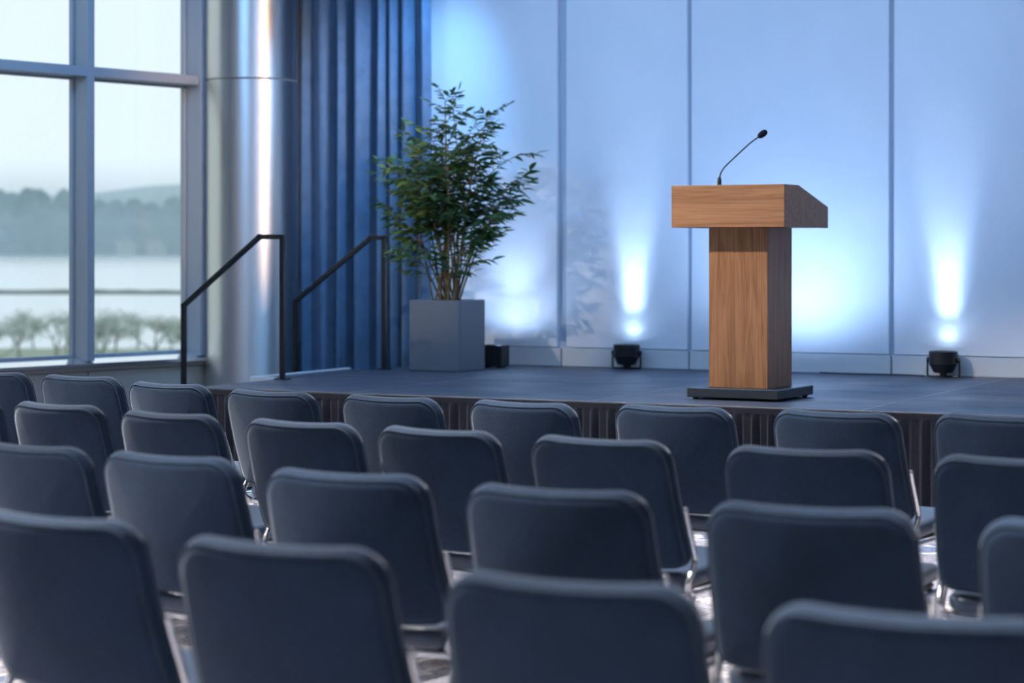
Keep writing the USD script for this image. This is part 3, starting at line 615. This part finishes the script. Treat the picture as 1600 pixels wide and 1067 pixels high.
def make_chair():
    root = thing('conference_chair', None, 'chair')
    bk = cushion(CWID, BH, .056, .078, .026, .006, .004, low=.5); bk.vertices = back_xf(bk.vertices)
    b_ = obj('backrest', bk, M['chair'], root, smooth=True)
    for yy, nm in ((.020, 'piping'), (-.021, 'piping')):
        o = rr(CWID / 2 - .007, BH / 2 - .007, .0725, 9, 6, .5); loop = np.column_stack([o[:, 0], np.full(len(o), yy), o[:, 1]]); loop = np.vstack([loop, loop[:2]])
        obj(nm, tube(back_xf(loop), .0034, 6, caps=False), M['piping'], b_, smooth=60)
    s = cushion(.475, .50, .056, .06, .024, .010, .0); v = s.vertices.copy()
    x_, y_, z_ = v[:, 0], v[:, 2] + .055, v[:, 1]
    z_ = z_ + .435 - .02 * np.clip((y_ - .17) / .14, 0, 1) ** 2 + .012 * (y_ / .22)
    s.vertices = np.column_stack([x_, y_, z_]); 
    if s.volume < 0: s.invert()
    obj('seat', s, M['seat'], root, smooth=True)
    obj('seat_pan', bbox(-.215, .215, -.17, .27, .392, .41, .004), M['blackplastic'], root, smooth=False)
    R = .0098
    for sx in (-1, 1):
        xb = sx * .2495
        up = back_xf(np.array([[xb, .018, q] for q in (-.025, -.08, -.14, -.195)]))
        path = list(map(tuple, up)) + [(sx * .25, -.20, .42), (sx * .238, -.165, .388), (sx * .232, -.10, .384), (sx * .232, .25, .388)]
        obj('side_frame', tube(smooth_path(path, 5, .03), R, 10), M['chrome'], root, smooth=60)
        obj('end_cap', trimesh.creation.icosphere(2, .0108).apply_translation(up[0]), M['chrome'], root, smooth=True)
        for nm, p0, p1 in (('leg', (sx * .234, -.13, .384), (sx * .246, -.275, .008)), ('leg', (sx * .232, .245, .388), (sx * .240, .285, .008))):
            lg = obj(nm, tube([p0, p1], R, 10), M['chrome'], root, smooth=60)
            obj('glide', lathe([(0, 0), (.014, 0), (.0155, .006), (.0155, .02), (.012, .024), (0, .024)], 14).apply_translation([p1[0], p1[1], 0]), M['rubber'], lg)
    for y_, z_ in ((-.165, .386), (.23, .386)):
        obj('crossbar', tube([(-.236, y_, z_), (.236, y_, z_)], .010, 10), M['chrome'], root, smooth=60)
    return root
ROWS = {
 'A': [(-16, 581, 34), (123, 587.5, 34), (261, 599, 38), (420, 611, 38), (607, 619.5, 37), (813, 628, 37), (1049, 634.5, 34), (1303, 643, 35), (1563, 649, 32)],
 'B': [(-72, 619, 36), (87, 631, 38), (261, 645, 38), (467, 658.5, 36), (680, 670.5, 37), (934, 685, 34), (1256, 701, 27), (1592, 716, 27)],
 'C': [(42, 695, 36), (260, 711, 34), (536, 738, 28), (865, 763, 28), (1262, 791, 25), (1710, 818, 25)],
 'D': [(80, 806, 33), (432, 848, 29), (883, 905, 27), (1420, 958, 25)]}
LAB = {
 'A': ['in the front row, leftmost, cut off by the picture edge', 'in the front row, below the window mullion', 'in the front row, before the post of the nearer handrail', 'in the front row, before the stage corner below the column',
       'in the front row, before the stage between curtain and planter', 'in the front row, between planter and lectern', 'in the front row, below the left half of the lectern base', 'in the front row, just right of the lectern base', 'in the front row, rightmost, below the right uplight'],
 'B': ['in the second row, a sliver at the left picture edge', 'in the second row, below the left window pane', 'in the second row, below the right window pane', 'in the second row, below the metal column',
       'in the second row, below the planter', 'in the second row, below the left uplight, chrome upright showing', 'in the second row, below and right of the lectern', 'in the second row, rightmost, cut off by the picture edge'],
 'C': ['in the third row, leftmost, cut off by the picture edge', 'in the third row, second from left, below the handrail foot', 'in the third row, below the blue curtain and planter', 'in the third row, third from the right picture edge', 'in the third row, large, straight below the lectern', 'in the third row, rightmost, only its left part in view'],
 'D': ['in the nearest row, at the lower left corner', 'in the nearest row, second from left, large and blurred', 'in the nearest row, at the lower middle of the picture', 'in the nearest row, at the lower right corner']}
proto = make_chair(); first = True
for row in 'ABCD':
    for (px, py, yaw), lb in zip(ROWS[row], LAB[row]):
        d = F * (CZ - .853) / (py - HY); X = (px - 800) / F * d; a = math.radians(yaw)
        fx, fy = math.sin(a), math.cos(a); off = .30
        pos = Gf.Vec3d(X + fx * off, d + fy * off, 0)
        label = 'blue-grey upholstered chair ' + lb
        if first:
            r = proto; first = False
            r.GetAttribute('xformOp:translate').Set(pos); r.GetAttribute('xformOp:rotateZ').Set(-float(yaw))
        else:
            xf = UsdGeom.Xform.Define(stage, '/World/' + numbered('/World', 'conference_chair')); xf.AddTranslateOp().Set(pos); xf.AddRotateZOp().Set(-float(yaw))
            r = xf.GetPrim(); r.GetReferences().AddInternalReference(proto.GetPath()); r.SetInstanceable(True)
        tag(r, label, 'chair', 'rows of chairs facing the stage')

# ------------------------------------------------------------------ outdoors: lake, trees, far shore, haze
LZ = -7.5
def quadbox(x0, x1, y0, y1, z0, z1): return box(x0, x1, y0, y1, z0, z1)
obj('lake', box(-9000, 4000, 168, 9000, LZ - 1, LZ), M['water'], smooth=False, kind='structure')
obj('lakeside_ground', prism([(-400, -60), (-14, -20), (-9, 24), (60, 40), (400, 60), (400, 170), (60, 172), (-30, 168), (-400, 175)], LZ - 1, LZ + 1.3), M['grass'], smooth=False, kind='structure')
def tree_mesh(seed, h):
    r = np.random.default_rng(seed); br, lv = [], []
    def branch(p, d, L, rad, depth):
        q = p + d * L; br.append(tube([p, (p + q) / 2 + r.normal(0, .03 * L, 3), q], [rad, rad * .8, rad * .6], 6))
        if depth == 0 or L < .25:
            for _ in range(15):
                c = q + r.normal(0, .16 * h / 3, 3); a, b_ = r.normal(0, .06, 3), r.normal(0, .06, 3); lv.append((c, c + a, c + b_)); 
            return
        for _ in range(3 if depth > 1 else 4):
            nd = d * .8 + r.normal(0, .42, 3) + np.array([0, 0, .28]); nd /= np.linalg.norm(nd); branch(q, nd, L * r.uniform(.62, .85), rad * .6, depth - 1)
    branch(np.zeros(3), np.array([r.normal(0, .06), r.normal(0, .06), 1.0]), h * .26, h * .026, 4)
    tri = np.array(lv).reshape(-1, 3); lm = trimesh.Trimesh(tri, np.arange(len(tri)).reshape(-1, 3), process=False)
    bm = cat(br); top = max(lm.vertices[:, 2].max(), .1); k = h / top
    for m in (lm, bm): m.apply_scale([k * 1.5, k * 1.5, k])
    return bm, lm
protos = []
spots = [(a_, b_ - 7, c_) for a_, b_, c_ in [(-6, 505, 3.0), (30, 488, 3.2), (52, 500, 2.6), (88, 486, 3.2), (106, 496, 2.8), (160, 486, 3.3), (182, 500, 2.6), (215, 490, 3.1), (243, 489, 3.2), (268, 500, 2.7), (298, 492, 3.0), (-70, 490, 3.2), (330, 495, 3.0), (385, 488, 3.0), (-140, 498, 2.9), (-215, 488, 3), (-290, 494, 3), (-370, 489, 3), (-450, 492, 3)]]
names = ['far left pane, at the picture edge', 'left pane, broad crown', 'left pane, small and low', 'left pane, forked beside the mullion', 'left pane, touching the mullion', 'right pane, beside the mullion', 'right pane, small and second from the mullion', 'right pane, middle one', 'right pane, tall narrow crown', 'right pane, small one by the handrail post', 'right pane, behind the jamb', 'beyond the left picture edge', 'hidden behind the column, left one', 'hidden behind the column, right one', 'farther beyond the left picture edge', 'third beyond the left picture edge', 'fourth beyond the left picture edge', 'fifth beyond the left picture edge', 'farthest beyond the left picture edge']
for k, ((px, py, h), nm) in enumerate(zip(spots, names)):
    d = 150 + 9 * ((k * 7) % 5 - 2); X = (px - 800) / F * d
    lb = 'haze-tinted lakeside tree outside, ' + nm
    gz = LZ + 1.3
    hh = CZ - (py - HY) / F * d - gz
    if k < 4:
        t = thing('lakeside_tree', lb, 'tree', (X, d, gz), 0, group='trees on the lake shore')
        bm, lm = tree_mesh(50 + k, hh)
        obj('trunk', bm, M['bark'], t, smooth=60); obj('crown', lm, M['hazed_leaf'], t, smooth=False, kind='stuff')
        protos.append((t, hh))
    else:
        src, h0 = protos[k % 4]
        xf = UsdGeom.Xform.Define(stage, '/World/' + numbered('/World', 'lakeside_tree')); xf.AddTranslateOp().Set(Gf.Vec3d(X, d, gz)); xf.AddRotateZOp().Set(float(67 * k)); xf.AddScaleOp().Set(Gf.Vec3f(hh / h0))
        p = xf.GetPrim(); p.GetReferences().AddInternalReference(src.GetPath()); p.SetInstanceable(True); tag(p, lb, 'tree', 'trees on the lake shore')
# breakwater line on the lake
bd = F * (CZ - LZ) / (460 - HY)
n = 160; xs = np.linspace(-.33, -.05, n) * bd
v = []
for i, x_ in enumerate(xs):
    y_ = bd + 3 * math.sin(x_ * .05); hgt = .75 + .25 * meshkit.noise(np.array([[x_ * .3, 0, 0]]), 3)[0]
    v += [(x_, y_ - 2.2, LZ - .2), (x_, y_ - .8, LZ + hgt), (x_, y_ + .8, LZ + hgt), (x_, y_ + 2.2, LZ - .2)]
f = []
for i in range(n - 1):
    for j in range(3):
        a = i * 4 + j; f += [[a, a + 4, a + 5], [a, a + 5, a + 1]]
bw = trimesh.Trimesh(np.array(v), np.array(f), process=False); bw.fix_normals()
obj('breakwater', bw, M['stone'], smooth=False, label='thin dark breakwater line across the pale lake outside the window', cat='breakwater')
# far shore: hills and woods
SD = F * (CZ - LZ) / (398 - HY)
def ridge(d0, depth, x0, x1, top, seed, rough):
    nx, ny = 140, 10; X, Y = np.meshgrid(np.linspace(x0, x1, nx), np.linspace(0, 1, ny))
    prof = np.sin(Y * np.pi * .5)
    H = np.interp(X.ravel() / (d0 + depth * Y.ravel()) * F + 800, [p for p, _ in top], [CZ - (q - HY) / F * (d0 + depth) for _, q in top]).reshape(X.shape)
    H = H + rough * (meshkit.fbm(np.stack([X / 220, Y * 2, X * 0], -1), 4, seed) - .5)
    Z = LZ - .5 + (H - LZ) * prof; D = d0 + depth * Y
    v = np.stack([X, D, Z], -1).reshape(-1, 3); i, j = np.meshgrid(np.arange(ny - 1), np.arange(nx - 1), indexing='ij')
    q = np.stack([i * nx + j, i * nx + j + 1, (i + 1) * nx + j + 1, (i + 1) * nx + j], -1).reshape(-1, 4)
    return trimesh.Trimesh(v, np.vstack([q[:, [0, 1, 2]], q[:, [0, 2, 3]]]), process=False), (X, D, Z)
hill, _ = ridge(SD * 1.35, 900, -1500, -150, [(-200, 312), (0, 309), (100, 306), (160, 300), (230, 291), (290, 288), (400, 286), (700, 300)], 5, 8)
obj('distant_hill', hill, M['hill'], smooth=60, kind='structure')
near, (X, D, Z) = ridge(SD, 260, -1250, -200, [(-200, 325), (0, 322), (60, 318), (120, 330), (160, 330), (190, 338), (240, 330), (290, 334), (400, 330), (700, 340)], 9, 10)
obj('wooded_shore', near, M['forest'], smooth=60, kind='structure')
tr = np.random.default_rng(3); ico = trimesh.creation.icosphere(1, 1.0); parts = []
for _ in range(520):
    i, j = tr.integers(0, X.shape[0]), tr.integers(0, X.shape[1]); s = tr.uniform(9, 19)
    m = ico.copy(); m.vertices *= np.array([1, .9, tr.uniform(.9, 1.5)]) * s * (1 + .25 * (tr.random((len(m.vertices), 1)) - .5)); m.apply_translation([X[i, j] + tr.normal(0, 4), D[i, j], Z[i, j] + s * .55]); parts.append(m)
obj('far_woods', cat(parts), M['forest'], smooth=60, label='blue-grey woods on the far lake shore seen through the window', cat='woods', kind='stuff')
for px, nm in ((194, 'left one of two pale houses on the far lake shore'), (241, 'right one of two pale houses on the far lake shore')):
    d = SD - 60; X_ = (px - 800) / F * d
    h = thing('lakeside_house', nm, 'house', (X_, d, LZ), 12)
    obj('wall', cat(box(-14, 14, -9, 9, -.5, 24), box(6, 20, -10, 4, -.5, 16)), M['house'], h, smooth=False)
    g = prism([(-15, 24), (15, 24), (0, 34)], -10, 10); g.apply_transform(np.array([[1, 0, 0, 0], [0, 0, 1, 0], [0, 1, 0, 0], [0, 0, 0, 1.0]])); obj('roof', g, M['roof'], h, smooth=False)
obj('lake_haze', box(-4000, 2500, 1200, 5600, LZ + .1, 52), M['haze'], smooth=False, label='pale haze hanging over the lake outside the window', cat='haze', kind='stuff')
